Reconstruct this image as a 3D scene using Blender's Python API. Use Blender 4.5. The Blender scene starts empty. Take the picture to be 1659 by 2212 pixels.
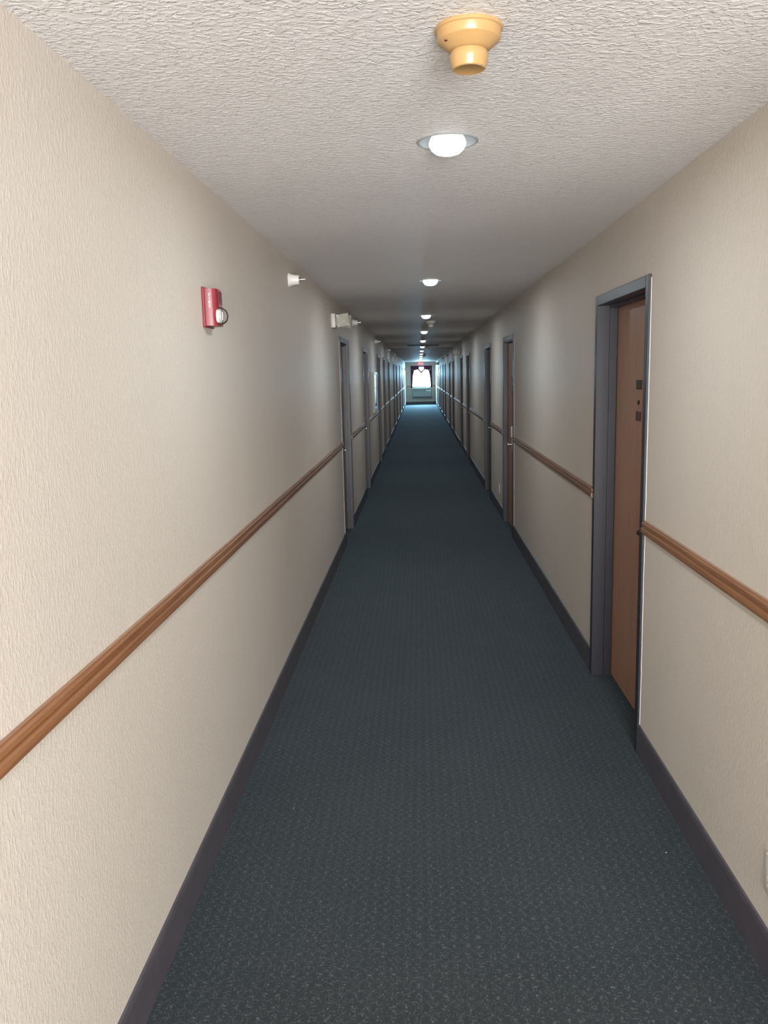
import bpy, bmesh, math, random
import numpy as np
from mathutils import Matrix, Vector
random.seed(7)
S = bpy.context.scene
COL = S.collection
PI = math.pi

# ------------------------------------------------------------------ camera
IMG_W = 1659.0
F_PX = 1800.3
YAW, PITCH, ROLL, CAM_H = -0.0452, -0.1628, -0.0244, 1.702
def camera():
    cy, sy, cp, sp = math.cos(YAW), math.sin(YAW), math.cos(PITCH), math.sin(PITCH)
    f = Vector((sy*cp, cy*cp, sp)); r = Vector((cy, -sy, 0)); u = r.cross(f)
    cr, sr = math.cos(ROLL), math.sin(ROLL)
    r2 = cr*r + sr*u; u2 = -sr*r + cr*u
    cam = bpy.data.cameras.new('camera')
    cam.sensor_fit = 'HORIZONTAL'; cam.sensor_width = 36.0
    cam.lens = F_PX/IMG_W*36.0
    cam.clip_start = 0.02; cam.clip_end = 300
    o = bpy.data.objects.new('camera', cam); COL.objects.link(o)
    M = Matrix(((r2.x, u2.x, -f.x, 0), (r2.y, u2.y, -f.y, 0), (r2.z, u2.z, -f.z, CAM_H), (0, 0, 0, 1)))
    o.matrix_world = M
    S.camera = o
camera()

# ------------------------------------------------------------------ world, daylight, exposure
SKY_STRENGTH = 9.0
SKY_COLOR = (0.72, 0.87, 1.0, 1)
DAY_POWER = 730.0
DAY_COLOR = (1.0, 0.975, 0.945)
FAR_POWER = 1900.0
FAR_COLOR = (0.30, 0.70, 1.0)
BULB_STRENGTH = 3.0
LAMP_POWER = 10.5
LAMP_COLOR = (0.86, 0.94, 1.0)
w = bpy.data.worlds.new('sky'); S.world = w; w.use_nodes = True
bg = w.node_tree.nodes['Background']
bg.inputs[0].default_value = SKY_COLOR; bg.inputs[1].default_value = SKY_STRENGTH
S.view_settings.view_transform = 'Standard'
S.view_settings.look = 'None'
S.view_settings.exposure = 0.0
S.view_settings.gamma = 1.0
S.view_settings.use_curve_mapping = False

# dimensions of the corridor (metres)
XL, XR, H, YE = -0.771, 0.956, 2.406, 48.64
LOB_X, LOB_Y0, LOB_Y1 = 2.7, -3.2, 0.5      # lobby behind the camera, wider to the right
BWX0, BWX1, BWZ0, BWZ1 = -0.45, 1.75, 0.25, 2.25    # lobby window
EWX0, EWX1, EWZ0, EWZ1 = -0.46, 0.75, 0.95, 2.15    # window at the far end

def area(name, loc, rot, sx, sy, power, color, portal=False):
    l = bpy.data.lights.new(name, 'AREA'); l.shape = 'RECTANGLE'; l.size = sx; l.size_y = sy
    l.energy = power; l.color = color
    if portal: l.cycles.is_portal = True
    o = bpy.data.objects.new(name, l); COL.objects.link(o); o.location = loc; o.rotation_euler = rot
    return o
# daylight entering by the lobby window (behind the camera, to the right)
area('daylight_lobby_window', ((BWX0+BWX1)/2, LOB_Y0-0.3, (BWZ0+BWZ1)/2), (PI/2, 0, 0), BWX1-BWX0, BWZ1-BWZ0, DAY_POWER, DAY_COLOR)
# daylight entering by the window at the far end
area('daylight_far_window', ((EWX0+EWX1)/2, YE+0.75, (EWZ0+EWZ1)/2+0.55), (-math.radians(52), 0, 0), EWX1-EWX0, EWZ1-EWZ0, FAR_POWER, FAR_COLOR)

# ------------------------------------------------------------------ materials
def new_mat(name):
    m = bpy.data.materials.new(name); m.use_nodes = True
    nt = m.node_tree; b = nt.nodes['Principled BSDF']
    return m, nt, b
def N(nt, kind, **kw):
    n = nt.nodes.new(kind)
    for k, v in kw.items():
        if k.startswith('i_'): n.inputs[k[2:].replace('_', ' ')].default_value = v
        else: setattr(n, k, v)
    return n
def coords(nt, scale=(1, 1, 1), rot=(0, 0, 0)):
    tc = N(nt, 'ShaderNodeTexCoord'); mp = N(nt, 'ShaderNodeMapping')
    mp.inputs['Scale'].default_value = scale; mp.inputs['Rotation'].default_value = rot
    nt.links.new(tc.outputs['Object'], mp.inputs['Vector'])
    return mp.outputs['Vector']
def ramp(nt, fac, stops):
    r = N(nt, 'ShaderNodeValToRGB')
    cr = r.color_ramp
    while len(cr.elements) < len(stops): cr.elements.new(0.5)
    for e, (p, c) in zip(cr.elements, stops):
        e.position = p; e.color = tuple(c)+(1,) if len(c) == 3 else c
    nt.links.new(fac, r.inputs[0]); return r.outputs[0]
def mathn(nt, op, a, b=None, c=None):
    n = N(nt, 'ShaderNodeMath', operation=op)
    for i, v in enumerate((a, b, c)):
        if v is None: continue
        if isinstance(v, (int, float)): n.inputs[i].default_value = v
        else: nt.links.new(v, n.inputs[i])
    return n.outputs[0]
def simple(name, col, rough=0.5, metallic=0.0, noise=0.06, nscale=30.0, bump=0.0, coat=0.0, spec=0.5, stretch=(1, 1, 1)):
    m, nt, b = new_mat(name)
    v = coords(nt, stretch)
    n = N(nt, 'ShaderNodeTexNoise'); n.inputs['Scale'].default_value = nscale; n.inputs['Detail'].default_value = 3
    nt.links.new(v, n.inputs['Vector'])
    lo = [max(0, c*(1-noise)) for c in col]; hi = [min(1, c*(1+noise)) for c in col]
    nt.links.new(ramp(nt, n.outputs['Fac'], [(0.3, lo), (0.7, hi)]), b.inputs['Base Color'])
    b.inputs['Roughness'].default_value = rough; b.inputs['Metallic'].default_value = metallic
    b.inputs['Specular IOR Level'].default_value = spec
    if coat: b.inputs['Coat Weight'].default_value = coat; b.inputs['Coat Roughness'].default_value = 0.12
    if bump:
        bp = N(nt, 'ShaderNodeBump'); bp.inputs['Strength'].default_value = bump; bp.inputs['Distance'].default_value = 0.002
        nt.links.new(n.outputs['Fac'], bp.inputs['Height']); nt.links.new(bp.outputs[0], b.inputs['Normal'])
    return m
def emis(name, col, strength):
    m, nt, b = new_mat(name)
    b.inputs['Base Color'].default_value = tuple(col)+(1,)
    b.inputs['Emission Color'].default_value = tuple(col)+(1,)
    b.inputs['Emission Strength'].default_value = strength
    return m

def wall_material():
    m, nt, b = new_mat('embossed_vinyl_wallcovering')
    v = coords(nt, (130, 130, 58))
    n = N(nt, 'ShaderNodeTexNoise'); n.inputs['Scale'].default_value = 1.0; n.inputs['Detail'].default_value = 4; n.inputs['Distortion'].default_value = 0.6
    nt.links.new(v, n.inputs['Vector'])
    v2 = coords(nt, (0.5, 0.9, 0.35))
    n2 = N(nt, 'ShaderNodeTexNoise'); n2.inputs['Scale'].default_value = 1.0; n2.inputs['Detail'].default_value = 3
    nt.links.new(v2, n2.inputs['Vector'])
    col = ramp(nt, n2.outputs['Fac'], [(0.3, (0.575, 0.515, 0.445)), (0.7, (0.615, 0.553, 0.48))])
    nt.links.new(col, b.inputs['Base Color'])
    b.inputs['Roughness'].default_value = 0.55
    b.inputs['Specular IOR Level'].default_value = 0.4
    h = ramp(nt, n.outputs['Fac'], [(0.44, (0, 0, 0)), (0.70, (1, 1, 1))])
    bp = N(nt, 'ShaderNodeBump'); bp.inputs['Strength'].default_value = 0.25; bp.inputs['Distance'].default_value = 0.0022
    nt.links.new(h, bp.inputs['Height']); nt.links.new(bp.outputs[0], b.inputs['Normal'])
    return m
def ceiling_material():
    m, nt, b = new_mat('stomped_texture_ceiling_paint')
    v = coords(nt, (1, 1, 1))
    warp = N(nt, 'ShaderNodeTexNoise'); warp.inputs['Scale'].default_value = 9; warp.inputs['Detail'].default_value = 2
    nt.links.new(v, warp.inputs['Vector'])
    vm = N(nt, 'ShaderNodeVectorMath', operation='MULTIPLY_ADD')
    vm.inputs[1].default_value = (0.035, 0.035, 0.035)
    nt.links.new(warp.outputs['Color'], vm.inputs[0]); nt.links.new(v, vm.inputs[2])
    mp = N(nt, 'ShaderNodeMapping'); mp.inputs['Scale'].default_value = (58, 88, 60)
    nt.links.new(vm.outputs[0], mp.inputs['Vector'])
    n = N(nt, 'ShaderNodeTexNoise'); n.inputs['Scale'].default_value = 1.0; n.inputs['Detail'].default_value = 3.5; n.inputs['Distortion'].default_value = 0.5
    nt.links.new(mp.outputs[0], n.inputs['Vector'])
    ridge = ramp(nt, n.outputs['Fac'], [(0.42, (0, 0, 0)), (0.52, (0.25, 0.25, 0.25)), (0.60, (1, 1, 1)), (0.75, (0.8, 0.8, 0.8))])
    n2 = N(nt, 'ShaderNodeTexNoise'); n2.inputs['Scale'].default_value = 0.8; n2.inputs['Detail'].default_value = 3
    nt.links.new(v, n2.inputs['Vector'])
    col = ramp(nt, n2.outputs['Fac'], [(0.3, (0.72, 0.69, 0.675)), (0.7, (0.77, 0.74, 0.725))])
    nt.links.new(col, b.inputs['Base Color'])
    b.inputs['Roughness'].default_value = 0.58; b.inputs['Specular IOR Level'].default_value = 0.4
    bp = N(nt, 'ShaderNodeBump'); bp.inputs['Strength'].default_value = 0.75; bp.inputs['Distance'].default_value = 0.0038
    nt.links.new(ridge, bp.inputs['Height']); nt.links.new(bp.outputs[0], b.inputs['Normal'])
    return m
def carpet_material():
    m, nt, b = new_mat('dark_woven_carpet')
    v = coords(nt)
    sep = N(nt, 'ShaderNodeSeparateXYZ'); nt.links.new(v, sep.inputs[0])
    k = 2*PI/0.036
    sx = mathn(nt, 'SINE', mathn(nt, 'MULTIPLY', sep.outputs[0], k))
    sy = mathn(nt, 'SINE', mathn(nt, 'MULTIPLY', sep.outputs[1], k*0.86))
    g = mathn(nt, 'MULTIPLY_ADD', mathn(nt, 'MULTIPLY', sx, sy), 0.42, 0.5)      # weave cells
    g = mathn(nt, 'ADD', g, mathn(nt, 'MULTIPLY', sx, 0.22))
    n = N(nt, 'ShaderNodeTexNoise'); n.inputs['Scale'].default_value = 150; n.inputs['Detail'].default_value = 2; n.inputs['Distortion'].default_value = 0.8
    nt.links.new(v, n.inputs['Vector'])
    fl = ramp(nt, n.outputs['Fac'], [(0.5, (0, 0, 0)), (0.68, (1, 1, 1))])
    fac = mathn(nt, 'MULTIPLY', fl, g)
    big = N(nt, 'ShaderNodeTexNoise'); big.inputs['Scale'].default_value = 2.2; big.inputs['Detail'].default_value = 4
    nt.links.new(v, big.inputs['Vector'])
    base = ramp(nt, big.outputs['Fac'], [(0.3, (0.0195, 0.0205, 0.0210)), (0.7, (0.0248, 0.0262, 0.0268))])
    mix = N(nt, 'ShaderNodeMix', data_type='RGBA')
    nt.links.new(fac, mix.inputs[0]); nt.links.new(base, mix.inputs[6]); mix.inputs[7].default_value = (0.110, 0.112, 0.109, 1)
    nt.links.new(mix.outputs[2], b.inputs['Base Color'])
    b.inputs['Roughness'].default_value = 0.9; b.inputs['Specular IOR Level'].default_value = 0.15
    b.inputs['Sheen Weight'].default_value = 0.12
    b.inputs['Sheen Tint'].default_value = (0.5, 0.8, 1.0, 1)
    bp = N(nt, 'ShaderNodeBump'); bp.inputs['Strength'].default_value = 0.5; bp.inputs['Distance'].default_value = 0.003
    nt.links.new(n.outputs['Fac'], bp.inputs['Height']); nt.links.new(bp.outputs[0], b.inputs['Normal'])
    return m
def wood_material(name, c0, c1, c2, stretch, rough, coat):
    m, nt, b = new_mat(name)
    v = coords(nt, stretch)
    n = N(nt, 'ShaderNodeTexNoise'); n.inputs['Scale'].default_value = 1.0; n.inputs['Detail'].default_value = 5; n.inputs['Distortion'].default_value = 0.7
    nt.links.new(v, n.inputs['Vector'])
    nt.links.new(ramp(nt, n.outputs['Fac'], [(0.25, c0), (0.5, c1), (0.75, c2)]), b.inputs['Base Color'])
    b.inputs['Roughness'].default_value = rough
    b.inputs['Coat Weight'].default_value = coat; b.inputs['Coat Roughness'].default_value = 0.2
    return m
def glass_material(name, tint=(1, 1, 1), rough=0.02, ior=1.45):
    m = bpy.data.materials.new(name); m.use_nodes = True; nt = m.node_tree
    nt.nodes.remove(nt.nodes['Principled BSDF'])
    out = nt.nodes['Material Output']
    fr = N(nt, 'ShaderNodeFresnel'); fr.inputs[0].default_value = ior
    tr = N(nt, 'ShaderNodeBsdfTransparent'); tr.inputs[0].default_value = tuple(tint)+(1,)
    gl = N(nt, 'ShaderNodeBsdfGlossy'); gl.inputs['Roughness'].default_value = rough
    mx = N(nt, 'ShaderNodeMixShader')
    nt.links.new(fr.outputs[0], mx.inputs[0]); nt.links.new(tr.outputs[0], mx.inputs[1]); nt.links.new(gl.outputs[0], mx.inputs[2])
    nt.links.new(mx.outputs[0], out.inputs[0])
    return m

M_WALL = wall_material()
M_CEIL = ceiling_material()
M_CARPET = carpet_material()
M_OAK = wood_material('varnished_oak_trim', (0.19, 0.074, 0.028), (0.28, 0.118, 0.046), (0.36, 0.172, 0.076), (60, 1.6, 60), 0.28, 0.8)
M_DOOR = wood_material('brown_veneer_door', (0.33, 0.168, 0.102), (0.36, 0.186, 0.115), (0.39, 0.204, 0.128), (30, 30, 1.2), 0.45, 0.15)
M_FRAME = simple('charcoal_painted_steel', (0.022, 0.0212, 0.029), 0.38, noise=0.05, nscale=12)
M_BASE = simple('dark_plum_rubber_base', (0.070, 0.063, 0.074), 0.5, noise=0.12, nscale=9)
M_CAULK = simple('white_caulk', (0.70, 0.68, 0.66), 0.6)
M_WHITE = simple('white_plastic', (0.72, 0.70, 0.66), 0.38, noise=0.03)
M_OFFWHITE = simple('aged_ivory_plastic', (0.56, 0.54, 0.49), 0.4, noise=0.03)
M_YELLOW = simple('yellowed_plastic', (0.42, 0.25, 0.102), 0.25, noise=0.04, nscale=14)
M_RED = simple('red_plastic', (0.19, 0.011, 0.017), 0.35, noise=0.05)
M_DARKRED = simple('dark_red_plastic', (0.10, 0.008, 0.012), 0.5)
M_CHROME = simple('brushed_chrome', (0.55, 0.55, 0.56), 0.25, 1.0, noise=0.03)
M_BLACKMETAL = simple('dark_bronze_metal', (0.03, 0.03, 0.035), 0.35, 0.6)
M_BLACK = simple('black_plastic', (0.012, 0.012, 0.013), 0.5)
M_TRIMRING = simple('grey_white_lamp_trim', (0.38, 0.38, 0.37), 0.4, noise=0.03)
M_REFLECTOR = simple('lamp_reflector', (0.22, 0.225, 0.225), 0.5, noise=0.03)
M_BULB = emis('lit_bulb', (0.86, 0.94, 1.0), BULB_STRENGTH)
M_GLASS = glass_material('window_glass')
M_DOME = glass_material('clear_strobe_dome', (0.95, 0.95, 0.93), 0.03, 1.35)
M_LENS = glass_material('prismatic_lens', (0.92, 0.92, 0.90), 0.12, 1.5)
M_CURTAIN = simple('maroon_curtain_fabric', (0.085, 0.012, 0.035), 0.85, noise=0.2, nscale=40)
M_PALECURTAIN = simple('pale_swag_lining', (0.55, 0.46, 0.46), 0.8)
M_PTAC = simple('beige_grey_air_conditioner', (0.26, 0.28, 0.28), 0.45, noise=0.04)
M_GRILLE = simple('dark_grille', (0.05, 0.05, 0.055), 0.5)
M_ALU = simple('window_frame_paint', (0.5, 0.48, 0.47), 0.4)
M_PAPER = simple('pale_printed_sheet', (0.50, 0.50, 0.52), 0.6, noise=0.25, nscale=14)
M_BROWNPLATE = simple('brown_plaque', (0.09, 0.030, 0.015), 0.5)
M_DARKPLATE = simple('dark_plaque', (0.030, 0.024, 0.020), 0.5)
M_EXITRED = emis('lit_red_letters', (1.0, 0.05, 0.04), 6.0)
M_LINT = simple('white_lint', (0.75, 0.75, 0.72), 0.9)

# ------------------------------------------------------------------ mesh helpers
def tag(o, label=None, cat=None, group=None, kind=None):
    if label: o['label'] = label
    if cat: o['category'] = cat
    if group: o['group'] = group
    if kind: o['kind'] = kind
    return o
def empty(name, loc=(0, 0, 0), rz=0.0):
    o = bpy.data.objects.new(name, None); COL.objects.link(o); o.empty_display_size = 0.05
    o.location = loc; o.rotation_euler = (0, 0, rz); return o
def obj(name, bm, mat, parent=None, smooth=False):
    me = bpy.data.meshes.new(name)
    bmesh.ops.recalc_face_normals(bm, faces=bm.faces)
    bm.to_mesh(me); bm.free()
    me.materials.append(mat)
    if smooth:
        me.polygons.foreach_set('use_smooth', [True]*len(me.polygons))
        try: me.set_sharp_from_angle(angle=math.radians(35))
        except Exception: pass
    o = bpy.data.objects.new(name, me); COL.objects.link(o)
    if parent: o.parent = parent
    return o
def box(bm, x0, x1, y0, y1, z0, z1, bev=0.0):
    if x0 > x1: x0, x1 = x1, x0
    if y0 > y1: y0, y1 = y1, y0
    vs = [bm.verts.new((x, y, z)) for x in (x0, x1) for y in (y0, y1) for z in (z0, z1)]
    fs = [bm.faces.new([vs[i] for i in q]) for q in ((0, 1, 3, 2), (4, 6, 7, 5), (0, 4, 5, 1), (2, 3, 7, 6), (0, 2, 6, 4), (1, 5, 7, 3))]
    if bev:
        es = set(e for f in fs for e in f.edges)
        bmesh.ops.bevel(bm, geom=list(es), offset=bev, segments=2, affect='EDGES', profile=0.5)
def bbox(*a, bev=0.0):
    bm = bmesh.new(); box(bm, *a, bev=bev); return bm
def lathe(prof, seg=40, axis='Z', bm=None):
    """prof: list of (r, h) along the axis"""
    bm = bm or bmesh.new(); rings = []
    for r, h in prof:
        if r < 1e-6: rings.append([bm.verts.new(ax(0, 0, h, axis))])
        else: rings.append([bm.verts.new(ax(r*math.cos(2*PI*i/seg), r*math.sin(2*PI*i/seg), h, axis)) for i in range(seg)])
    for a, b in zip(rings, rings[1:]):
        for i in range(seg):
            j = (i+1) % seg
            if len(a) == 1 and len(b) == 1: continue
            if len(a) == 1: bm.faces.new((a[0], b[i], b[j]))
            elif len(b) == 1: bm.faces.new((a[i], a[j], b[0]))
            else: bm.faces.new((a[i], a[j], b[j], b[i]))
    return bm
def ax(u, v, h, axis):
    return {'Z': (u, v, h), 'X': (h, u, v), 'Y': (u, h, v)}[axis]
def prism(pts, y0, y1, bm=None):
    """pts: closed (x,z) profile, extruded along y"""
    bm = bm or bmesh.new()
    a = [bm.verts.new((x, y0, z)) for x, z in pts]; b = [bm.verts.new((x, y1, z)) for x, z in pts]
    n = len(pts)
    for i in range(n):
        j = (i+1) % n; bm.faces.new((a[i], a[j], b[j], b[i]))
    bm.faces.new(a); bm.faces.new(b[::-1]); return bm
def text_mesh(name, s, size, extrude, mat, parent, mw):
    c = bpy.data.curves.new(name, 'FONT'); c.body = s; c.size = size; c.extrude = extrude; c.align_x = 'CENTER'; c.align_y = 'CENTER'
    c.space_line = 0.82
    t = bpy.data.objects.new(name+'_tmp', c); COL.objects.link(t)
    dg = bpy.context.evaluated_depsgraph_get(); dg.update()
    me = bpy.data.meshes.new_from_object(t.evaluated_get(dg)); me.materials.clear(); me.materials.append(mat)
    bpy.data.objects.remove(t); bpy.data.curves.remove(c)
    me.transform(mw)
    me.name = name
    o = bpy.data.objects.new(name, me); COL.objects.link(o); o.parent = parent
    return o
def copy_tree(o, parent=None):
    c = o.copy(); COL.objects.link(c); c.parent = parent
    for ch in o.children: copy_tree(ch, c)
    return c

# ------------------------------------------------------------------ the setting
DOORS_R = [3.55, 8.52, 11.20, 15.88, 18.38, 22.92, 25.53, 29.90, 32.95, 36.70, 39.80, 43.60]
DOORS_L = [8.23, 11.62, 15.67, 18.06, 21.05, 25.32, 28.45, 33.20, 38.20, 42.60]
FW, DT = 1.045, 2.083            # outer width and top of a door frame
NI = 0.015                       # frame laps this far over the wall opening
ND = 0.16                        # depth of the doorway recess

def wall_with_niches(x, s, y0, y1, opens):
    """wall face at x, solid towards s; recesses for the doorways"""
    bm = bmesh.new()
    def quad(*p): bm.faces.new([bm.verts.new(q) for q in p])
    def rect(ya, yb, za, zb, xx=x): quad((xx, ya, za), (xx, yb, za), (xx, yb, zb), (xx, ya, zb))
    y = y0
    for o in opens:
        a, b, t = o+NI, o+FW-NI, DT-NI
        rect(y, a, 0, H); rect(a, b, t, H)
        xi = x+s*ND
        rect(a, b, 0, t, xi)
        quad((x, a, 0), (xi, a, 0), (xi, a, t), (x, a, t)); quad((x, b, 0), (xi, b, 0), (xi, b, t), (x, b, t))
        quad((x, a, t), (xi, a, t), (xi, b, t), (x, b, t))
        y = b
    rect(y, y1, 0, H)
    xo = x+s*0.25
    rect(y0, y1, 0, H, xo)
    quad((x, y0, 0), (xo, y0, 0), (xo, y0, H), (x, y0, H)); quad((x, y1, 0), (xo, y1, 0), (xo, y1, H), (x, y1, H))
    quad((x, y0, H), (xo, y0, H), (xo, y1, H), (x, y1, H))
    bmesh.ops.remove_doubles(bm, verts=bm.verts, dist=1e-5)
    return bm
tag(obj('floor', bbox(XL-0.3, LOB_X+0.3, LOB_Y0-0.2, YE+0.2, -0.12, 0.0), M_CARPET), 'dark charcoal blue patterned carpet running down the corridor', 'floor', kind='structure')
tag(obj('wall_left', wall_with_niches(XL, -1, LOB_Y0, YE+0.2, DOORS_L), M_WALL), 'beige embossed wall with the red alarm and long wooden rail', 'wall', kind='structure')
tag(obj('wall_right', wall_with_niches(XR, 1, LOB_Y1, YE+0.2, DOORS_R), M_WALL), 'beige embossed wall with the nearest brown door', 'wall', kind='structure')

def wall_with_window(x0, x1, y0, y1, wx0, wx1, wz0, wz1):
    bm = bmesh.new()
    box(bm, x0, wx0, y0, y1, 0, H); box(bm, wx1, x1, y0, y1, 0, H)
    box(bm, wx0, wx1, y0, y1, 0, wz0); box(bm, wx0, wx1, y0, y1, wz1, H)
    return bm
tag(obj('wall_end', wall_with_window(XL, XR, YE, YE+0.2, EWX0, EWX1, EWZ0, EWZ1), M_WALL), 'small far end wall holding the bright window', 'wall', kind='structure')
tag(obj('wall_back', wall_with_window(XL-0.25, LOB_X+0.25, LOB_Y0-0.2, LOB_Y0, BWX0, BWX1, BWZ0, BWZ1), M_WALL), 'beige lobby wall with a window behind the viewer', 'wall', kind='structure')
bm = bmesh.new(); box(bm, LOB_X, LOB_X+0.2, LOB_Y0, LOB_Y1+0.2, 0, H); box(bm, XR+0.25, LOB_X+0.2, LOB_Y1, LOB_Y1+0.2, 0, H)
tag(obj('wall_lobby', bm, M_WALL), 'beige lobby side wall behind the viewer', 'wall', kind='structure')

# ceiling with round holes for the recessed lamps
LAMP_X = 0.10
LAMPS = [-1.13+3.852*k for k in range(13)]
HOLE_R = 0.089
bm = bmesh.new()
def cq(x0, x1, y0, y1, z=H): bm.faces.new([bm.verts.new(p) for p in ((x0, y0, z), (x0, y1, z), (x1, y1, z), (x1, y0, z))])
cx0, cx1, y = XL-0.25, LOB_X+0.25, LOB_Y0-0.2
for ly in LAMPS:
    a, b = ly-0.15, ly+0.15
    cq(cx0, cx1, y, a); cq(cx0, LAMP_X-0.15, a, b); cq(LAMP_X+0.15, cx1, a, b)
    n = 48; ci, sq = [], []
    for i in range(n):
        t = 2*PI*i/n; c, s_ = math.cos(t), math.sin(t); k = 0.15/max(abs(c), abs(s_))
        ci.append(bm.verts.new((LAMP_X+HOLE_R*c, ly+HOLE_R*s_, H))); sq.append(bm.verts.new((LAMP_X+k*c, ly+k*s_, H)))
    for i in range(n):
        j = (i+1) % n; bm.faces.new((ci[i], ci[j], sq[j], sq[i]))
    y = b
cq(cx0, cx1, y, YE+0.2)
cq(cx0, cx1, LOB_Y0-0.2, YE+0.2, H+0.35)
bmesh.ops.remove_doubles(bm, verts=bm.verts, dist=1e-5)
me_c = obj('ceiling', bm, M_CEIL); tag(me_c, 'white ceiling with rough stomped plaster texture', 'ceiling', kind='structure')

# windows
def window(name, x0, x1, z0, z1, yf, s, label, mull):
    """yf: y of the frame centre; s: +1 faces -y"""
    w_ = empty(name, ((x0+x1)/2, yf, z0)); tag(w_, label, 'window', kind='structure')
    hw, h = (x1-x0)/2, z1-z0
    for nm, a in (('frame_side', (-hw, -hw+0.04, -0.03, 0.03, 0, h)), ('frame_side', (hw-0.04, hw, -0.03, 0.03, 0, h)),
                  ('frame_rail', (-hw+0.04, hw-0.04, -0.03, 0.03, 0, 0.04)), ('frame_rail', (-hw+0.04, hw-0.04, -0.03, 0.03, h-0.04, h))):
        obj(nm, bbox(*a, bev=0.004), M_ALU, w_)
    if mull: obj('meeting_rail', bbox(-hw+0.04, hw-0.04, -0.02, 0.02, h*0.5-0.015, h*0.5+0.015), M_ALU, w_)
    obj('pane', bbox(-hw+0.035, hw-0.035, -0.003, 0.003, 0.035, h-0.035), M_GLASS, w_)
    return w_
window('window_1', EWX0, EWX1, EWZ0, EWZ1, YE+0.12, 1, 'bright daylight window between maroon curtains at the corridor end', False)
window('window_2', BWX0, BWX1, BWZ0, BWZ1, LOB_Y0-0.1, 1, 'wide lobby window behind the viewer', True)

# baseboards and chair rails, in runs between the doors
def runs(y0, y1, opens):
    out, y = [], y0
    for o in opens:
        out.append((y, o)); y = o+FW
    out.append((y, y1)); return [r for r in out if r[1]-r[0] > 0.02]
BB = [(0, 0.0), (0.010, 0.0), (0.009, 0.118), (0.006, 0.133), (0.0, 0.137)]
RAIL = [(0, 1.003), (0.010, 1.003), (0.018, 1.010), (0.0195, 1.018), (0.019, 1.031), (0.010, 1.036), (0.009, 1.039), (0.016, 1.043), (0.0155, 1.054), (0.010, 1.0575), (0.009, 1.0625), (0, 1.063)]
def run_set(name, prof, x, s, segs, mat, part, label, cat):
    e = empty(name, (x, segs[0][0], 0)); tag(e, label, cat, kind='structure')
    for a, b in segs:
        o = obj(part, prism([(-s*(d), z) for d, z in prof], 0, b-a), mat, e)
        o.location = (0, a-segs[0][0], 0)
    return e
run_set('baseboard_left', BB, XL, -1, runs(LOB_Y0, YE, DOORS_L), M_BASE, 'base_strip', 'dark plum baseboard along the wall with the red alarm', 'baseboard')
run_set('baseboard_right', BB, XR, 1, runs(LOB_Y1, YE, DOORS_R), M_BASE, 'base_strip', 'dark plum baseboard along the wall with the nearest brown door', 'baseboard')
run_set('trim_1', RAIL, XL, -1, runs(LOB_Y0, YE, DOORS_L), M_OAK, 'chair_rail', 'oak chair rail along the wall with the red alarm', 'chair rail')
run_set('trim_2', RAIL, XR, 1, runs(LOB_Y1, YE, DOORS_R), M_OAK, 'chair_rail', 'oak chair rail along the wall with the nearest brown door', 'chair rail')
e = empty('trim_3', (0, YE, 0)); tag(e, 'short dark chair rail pieces beside the far end window', 'chair rail', kind='structure')
for a, b in ((XL+0.02, EWX0-0.02), (EWX1+0.02, XR-0.02)):
    obj('chair_rail', bbox(a, b, -0.018, 0, 1.003, 1.063, bev=0.004), M_OAK, e)
tag(obj('baseboard_end', bbox(XL+0.012, XR-0.012, YE-0.01, YE, 0, 0.137), M_BASE), 'dark baseboard under the air conditioner at the far end', 'baseboard', kind='structure')

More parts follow.
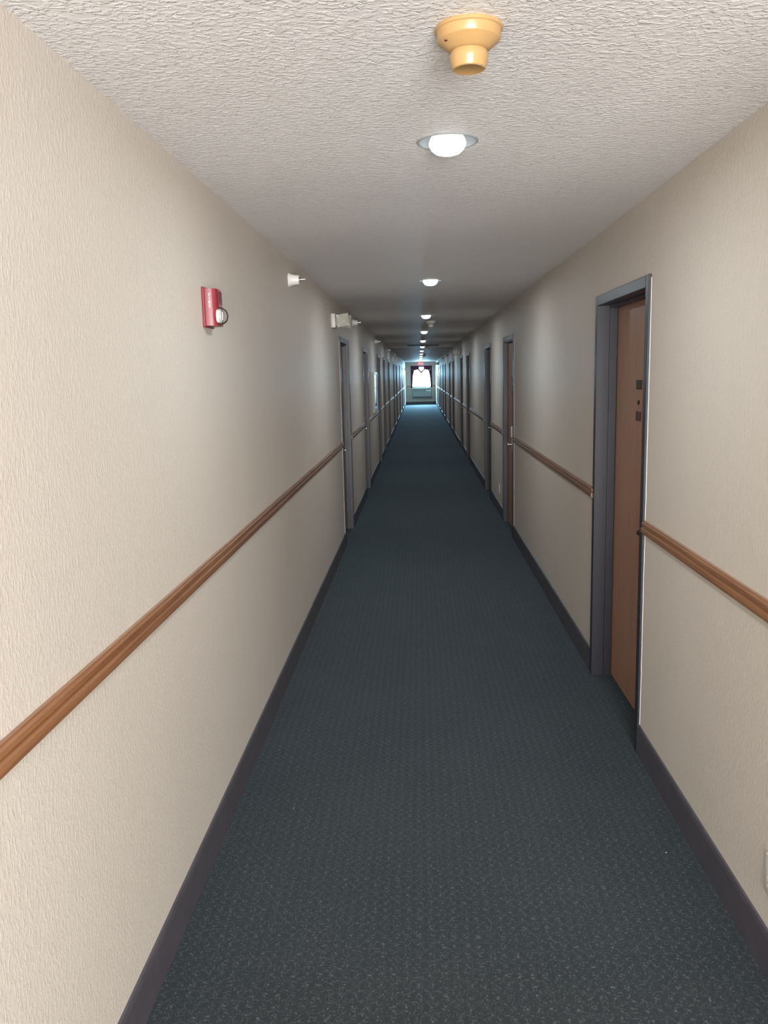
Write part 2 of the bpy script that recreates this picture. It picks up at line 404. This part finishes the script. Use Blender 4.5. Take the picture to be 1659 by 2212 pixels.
# ------------------------------------------------------------------ doors
def make_door(name, x, s, yn, depth, label, near):
    """local frame: +X into the wall, Y along the corridor (near jamb at 0)"""
    e = empty(name, (x, yn, 0)); tag(e, label, 'door', kind='structure')
    X = lambda d: s*d                                   # d measured into the wall
    pr, fw = 0.012, 0.05
    def jamb(y0, sg):
        bm = bmesh.new()
        ya, yb = (y0, y0+fw) if sg > 0 else (y0-fw, y0)
        box(bm, X(-pr), X(0.002), ya, yb, 0, DT-0.0, bev=0.003)
        ia, ib = (y0+NI+0.001, y0+fw) if sg > 0 else (y0-fw, y0-NI-0.001)
        box(bm, X(-0.002), X(ND-0.005), ia, ib, 0, DT-NI-0.002)
        st = depth-0.042
        sa, sb = (y0+fw-0.001, y0+fw+0.014) if sg > 0 else (y0-fw-0.014, y0-fw+0.001)
        box(bm, X(st), X(depth-0.002), sa, sb, 0, DT-fw-0.001, bev=0.0015)
        return bm
    obj('jamb', jamb(0, 1), M_FRAME, e); obj('jamb', jamb(FW, -1), M_FRAME, e)
    bm = bmesh.new()
    box(bm, X(-pr-0.0005), X(0.002), fw-0.001, FW-fw+0.001, DT-fw, DT, bev=0.003)
    box(bm, X(-0.002), X(ND-0.005), fw, FW-fw, DT-fw, DT-NI-0.002)
    box(bm, X(depth-0.042), X(depth-0.002), fw, FW-fw, DT-fw-0.014, DT-fw+0.001, bev=0.0015)
    obj('head', bm, M_FRAME, e)
    leaf = obj('door_leaf', bbox(X(depth), X(depth+0.044), fw+0.004, FW-fw-0.004, 0.012, DT-fw-0.004, bev=0.002), M_DOOR, e)
    # lock with lever
    ly = fw+0.075
    if near == 'dark':
        bm = bbox(X(depth-0.018), X(depth-0.0002), ly-0.03, ly+0.03, 0.86, 1.05, bev=0.006); pm, lm = M_BLACKMETAL, M_BLACKMETAL
    else:
        bm = bbox(X(depth-0.05), X(depth-0.0002), ly-0.032, ly+0.032, 0.90, 1.02, bev=0.008)
        box(bm, X(depth-0.062), X(depth-0.0002), ly-0.036, ly+0.036, 1.03, 1.155, bev=0.016); pm, lm = M_OFFWHITE, M_CHROME
    lock = obj('lock_plate', bm, pm, leaf, smooth=True)
    off = 0.062 if near == 'dark' else 0.085
    bm = lathe([(0.0, -depth*0), (0.012, 0.0), (0.012, off-0.006), (0.0, off-0.006)], 16, 'X')
    bmesh.ops.transform(bm, matrix=Matrix.Translation((X(depth), ly, 0.965)) @ Matrix.Scale(-s, 4, (1, 0, 0)), verts=bm.verts)
    box(bm, X(depth-off-0.008), X(depth-off+0.008), ly-0.012, ly+0.115, 0.955, 0.976, bev=0.005)
    obj('lever', bm, lm, leaf, smooth=True)
    # peephole and plaques at the centre of the leaf
    cy = FW/2
    bm = lathe([(0.011, 0.0), (0.011, 0.004), (0.006, 0.006), (0.0, 0.004)], 16, 'X')
    bmesh.ops.transform(bm, matrix=Matrix.Translation((X(depth), cy, 1.543)) @ Matrix.Scale(-s, 4, (1, 0, 0)), verts=bm.verts)
    obj('peephole', bm, M_BLACKMETAL, leaf, smooth=True)
    obj('number_plate', bbox(X(depth-0.004), X(depth-0.0002), cy-0.045, cy+0.045, 1.605, 1.650, bev=0.001), M_DARKPLATE, leaf)
    obj('notice_plate', bbox(X(depth-0.003), X(depth-0.0002), cy-0.045, cy+0.045, 1.455, 1.50, bev=0.001), M_BROWNPLATE, leaf)
    # hinges on the far stile
    for z in (0.22, 1.03, 1.83):
        bm = lathe([(0.0, z-0.045), (0.006, z-0.045), (0.006, z+0.045), (0.0, z+0.045)], 10, 'Z')
        bmesh.ops.translate(bm, vec=(X(depth-0.0015+0.03), FW-fw-0.0045, 0), verts=bm.verts)
        obj('hinge', bm, M_FRAME, leaf)
    # ragged white caulk line where the wallcovering meets the near jamb
    if near == 'dark' or yn < 8.6:
        rnd = random.Random(int(yn*100)); bm = bmesh.new(); z = 0.14; prev = None
        def ring(z, wd): return [bm.verts.new((X(-q[0]), q[1], z)) for q in ((0.0, 0.001), (0.0, -wd), (0.002, -wd*0.6), (0.0025, 0.001))]
        while z < DT:
            wd = 0.0006+0.0075*rnd.random()**3*(1.3 if z < 1.0 else 0.75); r_ = ring(z, wd)
            if prev:
                for i in range(4): bm.faces.new((prev[i], prev[(i+1) % 4], r_[(i+1) % 4], r_[i]))
            prev = r_; z += 0.012+0.03*rnd.random()
        obj('caulk_line', bm, M_CAULK, e)
    return e
ordn = ['nearest', 'second', 'third', 'fourth', 'fifth', 'sixth', 'seventh', 'eighth', 'ninth', 'tenth', 'eleventh', 'twelfth']
nd = 0
for i, y in enumerate(DOORS_R):
    nd += 1
    lab = 'brown veneer door in charcoal frame, nearest of all, wide in view' if i == 0 else ('charcoal framed door with ivory card lock, second along the wall of the nearest door' if i == 1 else
          '%s charcoal framed door along the wall of the nearest brown door' % ordn[i])
    make_door('door_%d' % nd, XR, 1, y, 0.095 if i == 0 else (0.040 if i == 1 else 0.064), lab, 'dark' if i == 0 else ('ivory' if i < 3 else ''))
for i, y in enumerate(DOORS_L):
    nd += 1
    make_door('door_%d' % nd, XL, -1, y, 0.064, '%s charcoal framed door along the wall with the red alarm' % ('first' if i == 0 else ordn[i]), 'ivory' if i < 2 else '')

# ------------------------------------------------------------------ recessed lamps
def make_lamp():
    e = empty('recessed_lamp', (LAMP_X, 0, H))
    obj('trim_ring', lathe([(0.0872, 0.0), (0.0872, -0.0015), (0.090, -0.0025), (0.094, -0.0015), (0.096, 0.0)], 48), M_TRIMRING, e, smooth=True)
    obj('reflector', lathe([(0.0885, 0.001), (0.087, -0.002), (0.084, 0.03), (0.074, 0.11), (0.0, 0.11)], 48), M_REFLECTOR, e, smooth=True)
    obj('bulb', lathe([(0.0, -0.041), (0.020, -0.0395), (0.038, -0.034), (0.050, -0.024), (0.0565, -0.012), (0.0575, -0.004), (0.052, 0.010), (0.038, 0.030), (0.022, 0.05), (0.020, 0.08), (0.018, 0.108), (0.0, 0.108)], 48), M_BULB, e, smooth=True)
    l = bpy.data.lights.new('bulb_light', 'AREA'); l.shape = 'DISK'; l.size = 0.06; l.energy = LAMP_POWER; l.color = LAMP_COLOR
    lo = bpy.data.objects.new('bulb_light', l); COL.objects.link(lo); lo.parent = e; lo.location = (0, 0, -0.043)
    return e
lamp = make_lamp()
for k, ly in enumerate(LAMPS):
    o = lamp if k == 0 else copy_tree(lamp)
    o.location = (LAMP_X, ly, H)
    lab = {0: 'round recessed ceiling lamp behind the viewer', 1: 'large round recessed lamp lit white, beyond the yellowed detector', 12: 'farthest tiny recessed lamp before the end wall'}.get(k, '%s recessed ceiling lamp counting away from the yellowed detector' % ordn[k-1] if k <= 12 else '')
    tag(o, lab, 'ceiling lamp', 'recessed lamps in one line along the ceiling')

# ------------------------------------------------------------------ smoke detectors
def make_detector(body, led):
    e = empty('smoke_detector', (0, 0, H))
    obj('base', lathe([(0.0, 0.0), (0.069, 0.0), (0.0705, -0.003), (0.070, -0.007), (0.067, -0.009), (0.0655, -0.024), (0.0645, -0.0265), (0.0635, -0.0275), (0.052, -0.036), (0.044, -0.0425), (0.037, -0.046), (0.0, -0.047)], 56), body, e, smooth=True)
    obj('sensor_head', lathe([(0.0, -0.0445), (0.0375, -0.0465), (0.0395, -0.050), (0.0402, -0.057), (0.0390, -0.066), (0.0350, -0.0795), (0.0325, -0.0812), (0.030, -0.0805), (0.0, -0.0785)], 48), body, e, smooth=True)
    bm = lathe([(0.0, -0.0022), (0.0032, -0.0018), (0.0036, 0.0), (0.0, 0.0015)], 12)
    t = math.radians(212)
    bmesh.ops.transform(bm, matrix=Matrix.Translation((0.0565*math.cos(t), 0.0565*math.sin(t), -0.0325)), verts=bm.verts)
    obj('indicator', bm, led, e, smooth=True)
    return e
det = make_detector(M_YELLOW, M_DARKRED)
det.location = (0.115, 1.868, H); tag(det, 'large yellowed plastic smoke detector near the top of view', 'smoke detector')
det2 = make_detector(M_OFFWHITE, M_DARKRED)
for k, (x, y, lab) in enumerate(((0.175, 11.55, 'small pale smoke detector after the third recessed lamp'), (0.245, 21.55, 'small pale smoke detector beside the dark ceiling grille'), (0.2, 31.2, 'tiny pale smoke detector far down the ceiling'))):
    o = det2 if k == 0 else copy_tree(det2)
    o.location = (x, y, H); tag(o, lab, 'smoke detector', 'pale smoke detectors down the corridor')

# ------------------------------------------------------------------ ceiling return-air grille
g = empty('ceiling_grille', (0.12, 21.15, H)); tag(g, 'dark square air grille in the far ceiling', 'air grille')
for a in ((-0.39, -0.35, -0.33, 0.33), (0.35, 0.39, -0.33, 0.33), (-0.35, 0.35, -0.33, -0.29), (-0.35, 0.35, 0.29, 0.33)):
    obj('grille_frame', bbox(a[0], a[1], a[2], a[3], -0.012, 0.0, bev=0.002), M_GRILLE, g)
obj('grille_back', bbox(-0.35, 0.35, -0.29, 0.29, -0.002, 0.0), M_BLACK, g)
for k in range(11):
    y = -0.264+k*0.0528
    obj('slat', prism([(0, 0), (0, 0)][:0] or [(-0.35, -0.010), (0.35, -0.010), (0.35, -0.0075), (-0.35, -0.0075)], y-0.016, y+0.016), M_GRILLE, g)

# ------------------------------------------------------------------ fire alarm horn strobe on the left wall
def fire_alarm():
    e = empty('fire_alarm', (XL, 3.03, 1.887)); tag(e, 'red fire alarm horn with clear strobe dome on the left wall', 'fire alarm')
    obj('back_plate', bbox(0.0, 0.010, 0.0, 0.130, 0.0, 0.142, bev=0.003), M_RED, e)
    # body: rounded front corners, extruded in z
    pts = [(0.008, 0.012), (0.030, 0.013), (0.042, 0.017), (0.049, 0.024), (0.052, 0.034), (0.052, 0.096), (0.049, 0.106), (0.042, 0.113), (0.030, 0.117), (0.008, 0.118)]
    bm = bmesh.new()
    lo = [bm.verts.new((x, y, 0.006)) for x, y in pts]; hi = [bm.verts.new((x*(0.97 if x > 0.02 else 1), y, 0.136)) for x, y in pts]
    n = len(pts)
    for i in range(n): bm.faces.new((lo[i], lo[(i+1) % n], hi[(i+1) % n], hi[i]))
    bm.faces.new(lo[::-1]); bm.faces.new(hi)
    obj('horn_body', bm, M_RED, e, smooth=True)
    for k in range(7):
        z = 0.085+k*0.0065
        obj('sound_slot', bbox(0.0495, 0.0530, 0.045, 0.095, z, z+0.003), M_DARKRED, e)
    # letters stacked on the side that faces the viewer
    text_mesh('lettering', 'F\nI\nR\nE', 0.0155, 0.0006, M_WHITE, e, Matrix.Translation((0.0255, 0.0125, 0.094)) @ Matrix.Rotation(PI/2, 4, 'X'))
    # strobe: white reflector half, clear dome
    obj('reflector', lathe([(0.0, 0.0), (0.027, 0.0), (0.029, 0.004), (0.026, 0.011), (0.012, 0.014), (0.0, 0.013)], 32, 'X'), M_WHITE, e, smooth=True).location = (0.046, 0.040, 0.040)
    obj('strobe_dome', lathe([(0.030, 0.0), (0.0305, 0.008), (0.028, 0.018), (0.021, 0.0275), (0.011, 0.033), (0.0, 0.0345)], 36, 'X'), M_DOME, e, smooth=True).location = (0.050, 0.040, 0.040)
    obj('flash_tube', lathe([(0.0, -0.016), (0.0035, -0.014), (0.0035, 0.014), (0.0, 0.016)], 12, 'Z'), M_CHROME, e, smooth=True).location = (0.064, 0.040, 0.040)
    return e
fire_alarm()

# ------------------------------------------------------------------ sidewall sprinklers
def make_sprinkler():
    e = empty('wall_sprinkler', (0, 0, 0))
    obj('escutcheon', lathe([(0.0, 0.0), (0.0425, 0.0), (0.043, 0.003), (0.037, 0.013), (0.0315, 0.028), (0.029, 0.045), (0.028, 0.062), (0.0245, 0.064), (0.0, 0.062)], 36, 'X'), M_WHITE, e, smooth=True)
    bm = lathe([(0.0, 0.060), (0.011, 0.060), (0.011, 0.072), (0.006, 0.078), (0.005, 0.098), (0.0, 0.099)], 14, 'X')
    box(bm, 0.072, 0.100, -0.010, -0.007, -0.003, 0.003); box(bm, 0.072, 0.100, 0.007, 0.010, -0.003, 0.003)
    obj('head', bm, M_CHROME, e, smooth=True)
    obj('deflector', bbox(0.099, 0.102, -0.014, 0.014, -0.004, 0.009, bev=0.001), M_CHROME, e)
    return e
sp = make_sprinkler()
SPR = [(XL, 5.14, 2.279, 0, 'white cone shaped wall sprinkler beside the red fire alarm, nearest one'), (XL, 10.02, 2.318, 0, 'wall sprinkler just past the nearest emergency light'),
       (XL, 14.97, 2.285, 0, 'wall sprinkler above the framed board'), (XL, 20.24, 2.285, 0, 'small wall sprinkler past the fourth door of the alarm wall'),
       (XL, 25.0, 2.285, 0, 'tiny wall sprinkler far along the alarm wall'), (XR, 28.07, 2.29, PI, 'tiny dark wall sprinkler past the emergency light, nearer of two'), (XR, 32.3, 2.28, PI, 'tiny dark wall sprinkler past the emergency light, farther of two')]
for k, (x, y, z, r, lab) in enumerate(SPR):
    o = sp if k == 0 else copy_tree(sp)
    o.location = (x, y, z); o.rotation_euler = (0, 0, r); tag(o, lab, 'sprinkler', 'sidewall sprinklers below the ceiling')

# ------------------------------------------------------------------ emergency lights
def make_emergency():
    e = empty('emergency_light', (0, 0, 0))           # origin on wall, +X out of the wall, centred
    obj('back_plate', bbox(0.0, 0.038, -0.02, 0.20, -0.062, 0.062, bev=0.006), M_OFFWHITE, e, smooth=True)
    obj('housing', bbox(0.036, 0.085, 0.02, 0.16, -0.05, 0.05, bev=0.01), M_OFFWHITE, e, smooth=True)
    for yy, sg, a in ((0.02, -1, -6), (0.16, 1, 6)):
        Mx = Matrix.Translation((0.104, yy, 0.002)) @ Matrix.Rotation(math.radians(a), 4, 'Y')
        bm = bmesh.new()
        # square reflector cup, open towards the lens
        def sq(h, y): return [bm.verts.new(p) for p in ((-h, y, -h), (h, y, -h), (h, y, h), (-h, y, h))]
        r0, r1, r2, r3 = sq(0.045, sg*0.0-sg*0.03), sq(0.058, sg*0.02), sq(0.052, sg*0.02), sq(0.018, sg*-0.01)
        for p, q in ((r0, r1), (r1, r2), (r2, r3)):
            for i in range(4): bm.faces.new((p[i], p[(i+1) % 4], q[(i+1) % 4], q[i]))
        bm.faces.new(r0); bm.faces.new(r3)
        bmesh.ops.bevel(bm, geom=[ed for ed in bm.edges if abs(ed.verts[0].co.y-ed.verts[1].co.y) > 0.02], offset=0.012, segments=3, affect='EDGES', profile=0.5)
        bmesh.ops.transform(bm, matrix=Mx, verts=bm.verts)
        hd = obj('lamp_head', bm, M_OFFWHITE, e, smooth=True)
        bm = bmesh.new(); box(bm, -0.052, 0.052, sg*0.0165, sg*0.0195, -0.052, 0.052, bev=0.001); bmesh.ops.transform(bm, matrix=Mx, verts=bm.verts)
        obj('lens', bm, M_LENS, hd)
        bm = lathe([(0.0, -0.010), (0.008, -0.006), (0.009, 0.002), (0.0, 0.012)], 14, 'Y'); bmesh.ops.transform(bm, matrix=Mx, verts=bm.verts)
        obj('bulb', bm, M_CHROME, hd, smooth=True)
    return e
em = make_emergency()
for k, (x, y, z, r, lab) in enumerate(((XL, 7.56, 2.19, 0, 'square headed ivory emergency light above the first door of the alarm wall'), (XR, 19.7, 2.18, PI, 'emergency light on the wall of the nearest brown door, midway'),
                                       (XR, 40.6, 2.18, PI, 'tiny emergency light near the end, on the brown door wall'), (XL, 46.4, 1.98, 0, 'tiny emergency light near the end, on the alarm wall'))):
    o = em if k == 0 else copy_tree(em)
    o.location = (x, y, z); o.rotation_euler = (0, 0, r); tag(o, lab, 'emergency light', 'emergency lights on the corridor walls')

# ------------------------------------------------------------------ framed board, outlets
fb = empty('framed_board', (XL, 14.0, 1.075)); tag(fb, 'glossy framed board resting above the rail, reflecting the window', 'framed board')
BW, BH = 1.10, 0.68
for a in ((0, 0.04, 0, BH), (BW-0.04, BW, 0, BH)): obj('frame_side', bbox(0, 0.03, a[0], a[1], a[2], a[3], bev=0.004), M_ALU, fb)
for a in ((0, 0.04), (BH-0.04, BH)): obj('frame_rail', bbox(0, 0.03, 0.04, BW-0.04, a[0], a[1], bev=0.004), M_ALU, fb)
obj('poster', bbox(0.0, 0.012, 0.04, BW-0.04, 0.04, BH-0.04), M_PAPER, fb)
obj('glass', bbox(0.016, 0.020, 0.035, BW-0.035, 0.035, BH-0.035), M_GLASS, fb)

def make_outlet():
    e = empty('wall_outlet', (0, 0, 0))              # +X out of the wall
    obj('cover_plate', bbox(0, 0.006, -0.036, 0.036, -0.058, 0.058, bev=0.0025), M_WHITE, e, smooth=True)
    for z in (-0.02, 0.02):
        r_ = obj('receptacle', bbox(0.005, 0.008, -0.016, 0.016, z-0.014, z+0.014, bev=0.001), M_WHITE, e)
        for yy in (-0.006, 0.006): obj('slot', bbox(0.0078, 0.0083, yy-0.001, yy+0.001, z-0.002, z+0.007), M_BLACK, r_)
    obj('screw', lathe([(0.0, 0.0075), (0.0025, 0.007), (0.003, 0.005), (0.0, 0.005)], 10, 'X'), M_CHROME, e)
    return e
ot = make_outlet()
for k, (y, z, lab) in enumerate(((2.160, 0.298, 'white outlet plate cut by the picture edge'), (10.09, 0.312, 'white outlet plate beyond the door with ivory card lock'))):
    o = ot if k == 0 else copy_tree(ot)
    o.location = (XR, y, z); o.rotation_euler = (0, 0, PI); tag(o, lab, 'outlet', 'outlets low on the wall of the brown door')

# ------------------------------------------------------------------ far end: curtains, valance, exit sign, air conditioner
def sheet(cols, yfun, mat, name, parent, th=0.012):
    """cols: list of (x, ztop, zbot) ; a pleated cloth with thickness"""
    bm = bmesh.new(); nz = 14; fr, bk = [], []
    for i, (xf, zt, zb) in enumerate(cols):
        a, b = [], []
        for j in range(nz+1):
            t = j/nz; z = zt+(zb-zt)*t; x = xf(t) if callable(xf) else xf; y = yfun(i, t)
            a.append(bm.verts.new((x, y, z))); b.append(bm.verts.new((x, y+th, z)))
        fr.append(a); bk.append(b)
    n = len(cols)
    for g_ in (fr, bk):
        for i in range(n-1):
            for j in range(nz): bm.faces.new((g_[i][j], g_[i+1][j], g_[i+1][j+1], g_[i][j+1]))
    for i in range(n-1):
        bm.faces.new((fr[i][0], bk[i][0], bk[i+1][0], fr[i+1][0])); bm.faces.new((fr[i][nz], bk[i][nz], bk[i+1][nz], fr[i+1][nz]))
    for i in (0, n-1):
        for j in range(nz): bm.faces.new((fr[i][j], bk[i][j], bk[i][j+1], fr[i][j+1]))
    return obj(name, bm, mat, parent, smooth=True)
def lerp_tab(tab, t):
    for (a, va), (b, vb) in zip(tab, tab[1:]):
        if t <= b: return va+(vb-va)*(t-a)/(b-a)
    return tab[-1][1]
WID = [(0, 0.30), (0.13, 0.25), (0.23, 0.19), (0.42, 0.13), (0.65, 0.10), (0.86, 0.09), (1.0, 0.085)]
for s, x0, lab in ((1, EWX0-0.005, 'maroon curtain panel drawn aside, alarm wall side of the end window'), (-1, EWX1+0.005, 'maroon curtain panel drawn aside, brown door wall side of the end window')):
    nC = 13
    cols = [((lambda t, u=i/(nC-1): s*u*lerp_tab(WID, t)), 1.23, 0.0) for i in range(nC)]
    c = empty('curtain', (x0, YE-0.035, EWZ0-0.03)); tag(c, lab, 'curtain', 'curtains at the end window')
    sheet(cols, lambda i, t: 0.014*math.sin(i*PI*0.8), M_CURTAIN, 'cloth', c)
    tb = obj('tieback', bbox(0, s*0.13, -0.024, 0.032, 0.60, 0.64, bev=0.004), M_CURTAIN, c)
    pts = [(0.02*s, 1.14), (0.045*s, 1.15), (0.20*s, 0.92), (0.17*s, 0.92)]
    obj('pale_edge', prism(pts, -0.030, -0.018), M_PALECURTAIN, c)
v = empty('valance', ((EWX0+EWX1)/2, YE-0.13, EWZ1)); tag(v, 'maroon swag valance across the top of the end window', 'valance')
hw = (EWX1-EWX0)/2+0.01
obj('rod_cover', bbox(-hw, hw, -0.02, 0.045, -0.035, 0.03, bev=0.005), M_CURTAIN, v)
for s in (-1, 1):
    nC = 17; cols = []
    for i in range(nC):
        u = i/(nC-1); x = s*(0.13+u*(hw-0.17))
        cols.append((x, -0.03, -0.13-0.07*math.sin(PI*u)**0.7*0.6-0.05*(1-abs(2*u-1))))
    sheet(cols, lambda i, t: 0.012*math.sin(i*PI*0.7)-0.01*t, M_CURTAIN, 'swag', v)
    # draped bands meeting in a V at the centre
    bm = bmesh.new()
    P = [(s*0.235, -0.16), (s*0.185, -0.10), (0.0, -0.30), (0.0, -0.40)]
    a = [bm.verts.new((x, -0.03, z)) for x, z in P]; b = [bm.verts.new((x, -0.015, z)) for x, z in P]
    for i in range(4): bm.faces.new((a[i], a[(i+1) % 4], b[(i+1) % 4], b[i]))
    bm.faces.new(a); bm.faces.new(b[::-1])
    obj('draped_band', bm, M_PALECURTAIN if False else M_CURTAIN, v)

ex = empty('exit_sign', (0.115, YE, 2.195)); tag(ex, 'small lit red exit sign above the end window', 'exit sign')
obj('housing', bbox(-0.155, 0.155, -0.045, 0.0, 0.0, 0.19, bev=0.006), M_WHITE, ex, smooth=True)
text_mesh('lettering', 'EXIT', 0.135, 0.001, M_EXITRED, ex, Matrix.Translation((0, -0.0465, 0.098)) @ Matrix.Rotation(PI/2, 4, 'X'))

ac = empty('air_conditioner', (0.155, YE, 0.365)); tag(ac, 'grey wall air conditioner under the end window', 'air conditioner')
obj('body', bbox(-0.55, 0.55, -0.20, 0.0, 0.0, 0.44, bev=0.015), M_PTAC, ac, smooth=True)
obj('sill_shelf', bbox(-0.60, 0.60, -0.10, 0.0, 0.505, 0.555, bev=0.005), M_ALU, ac)
obj('outlet_grille', bbox(-0.50, 0.22, -0.206, -0.195, 0.375, 0.415), M_GRILLE, ac)
for k in range(12): obj('louvre', bbox(-0.49+k*0.06, -0.455+k*0.06, -0.212, -0.204, 0.378, 0.412), M_PTAC, ac)
obj('control_cover', bbox(0.25, 0.52, -0.212, -0.19, 0.365, 0.428, bev=0.004), M_WHITE, ac)
obj('front_panel', bbox(-0.53, 0.53, -0.214, -0.198, 0.06, 0.35, bev=0.006), M_PTAC, ac)
obj('intake_strip', bbox(-0.52, 0.52, -0.206, -0.198, 0.012, 0.05), M_GRILLE, ac)

# ------------------------------------------------------------------ lint on the carpet
def make_lint(seed, L):
    rnd = random.Random(seed); bm = bmesh.new()
    bmesh.ops.create_icosphere(bm, subdivisions=1, radius=1.0)
    for v_ in bm.verts:
        v_.co.x *= L*(0.5+0.5*rnd.random()); v_.co.y *= 0.0022*(0.5+rnd.random()); v_.co.z = abs(v_.co.z)*0.002
    return bm
LINT = [(0.0026, 0.7, (635, 1746), 'white lint speck alone in the near carpet, alarm wall side'), (0.0028, 0.2, (1345, 1517), 'white lint speck in front of the nearest brown door'),
        (0.003, 1.1, (1170, 1462), 'white lint speck mid carpet before the nearest brown door'), (0.006, 0.5, (1439, 1842), 'white lint speck near the outlet at the picture edge'),
        (0.03, 1.35, (615, 1487), 'short pale thread beside the baseboard of the alarm wall'), (0.008, 0.4, (697, 1300), 'pale scrap against the baseboard of the alarm wall')]
R_ = S.camera.matrix_world.to_3x3()
for k, (L, r, (px, py), lab) in enumerate(LINT):
    d = R_ @ Vector(((px-829.5)/F_PX, -(py-1106)/F_PX, -1))
    t = -CAM_H/d.z
    o = obj('lint', make_lint(k, L), M_LINT); o.location = (d.x*t, d.y*t, 0.0); o.rotation_euler = (0, 0, r)
    tag(o, lab, 'lint', 'bits of lint on the carpet')
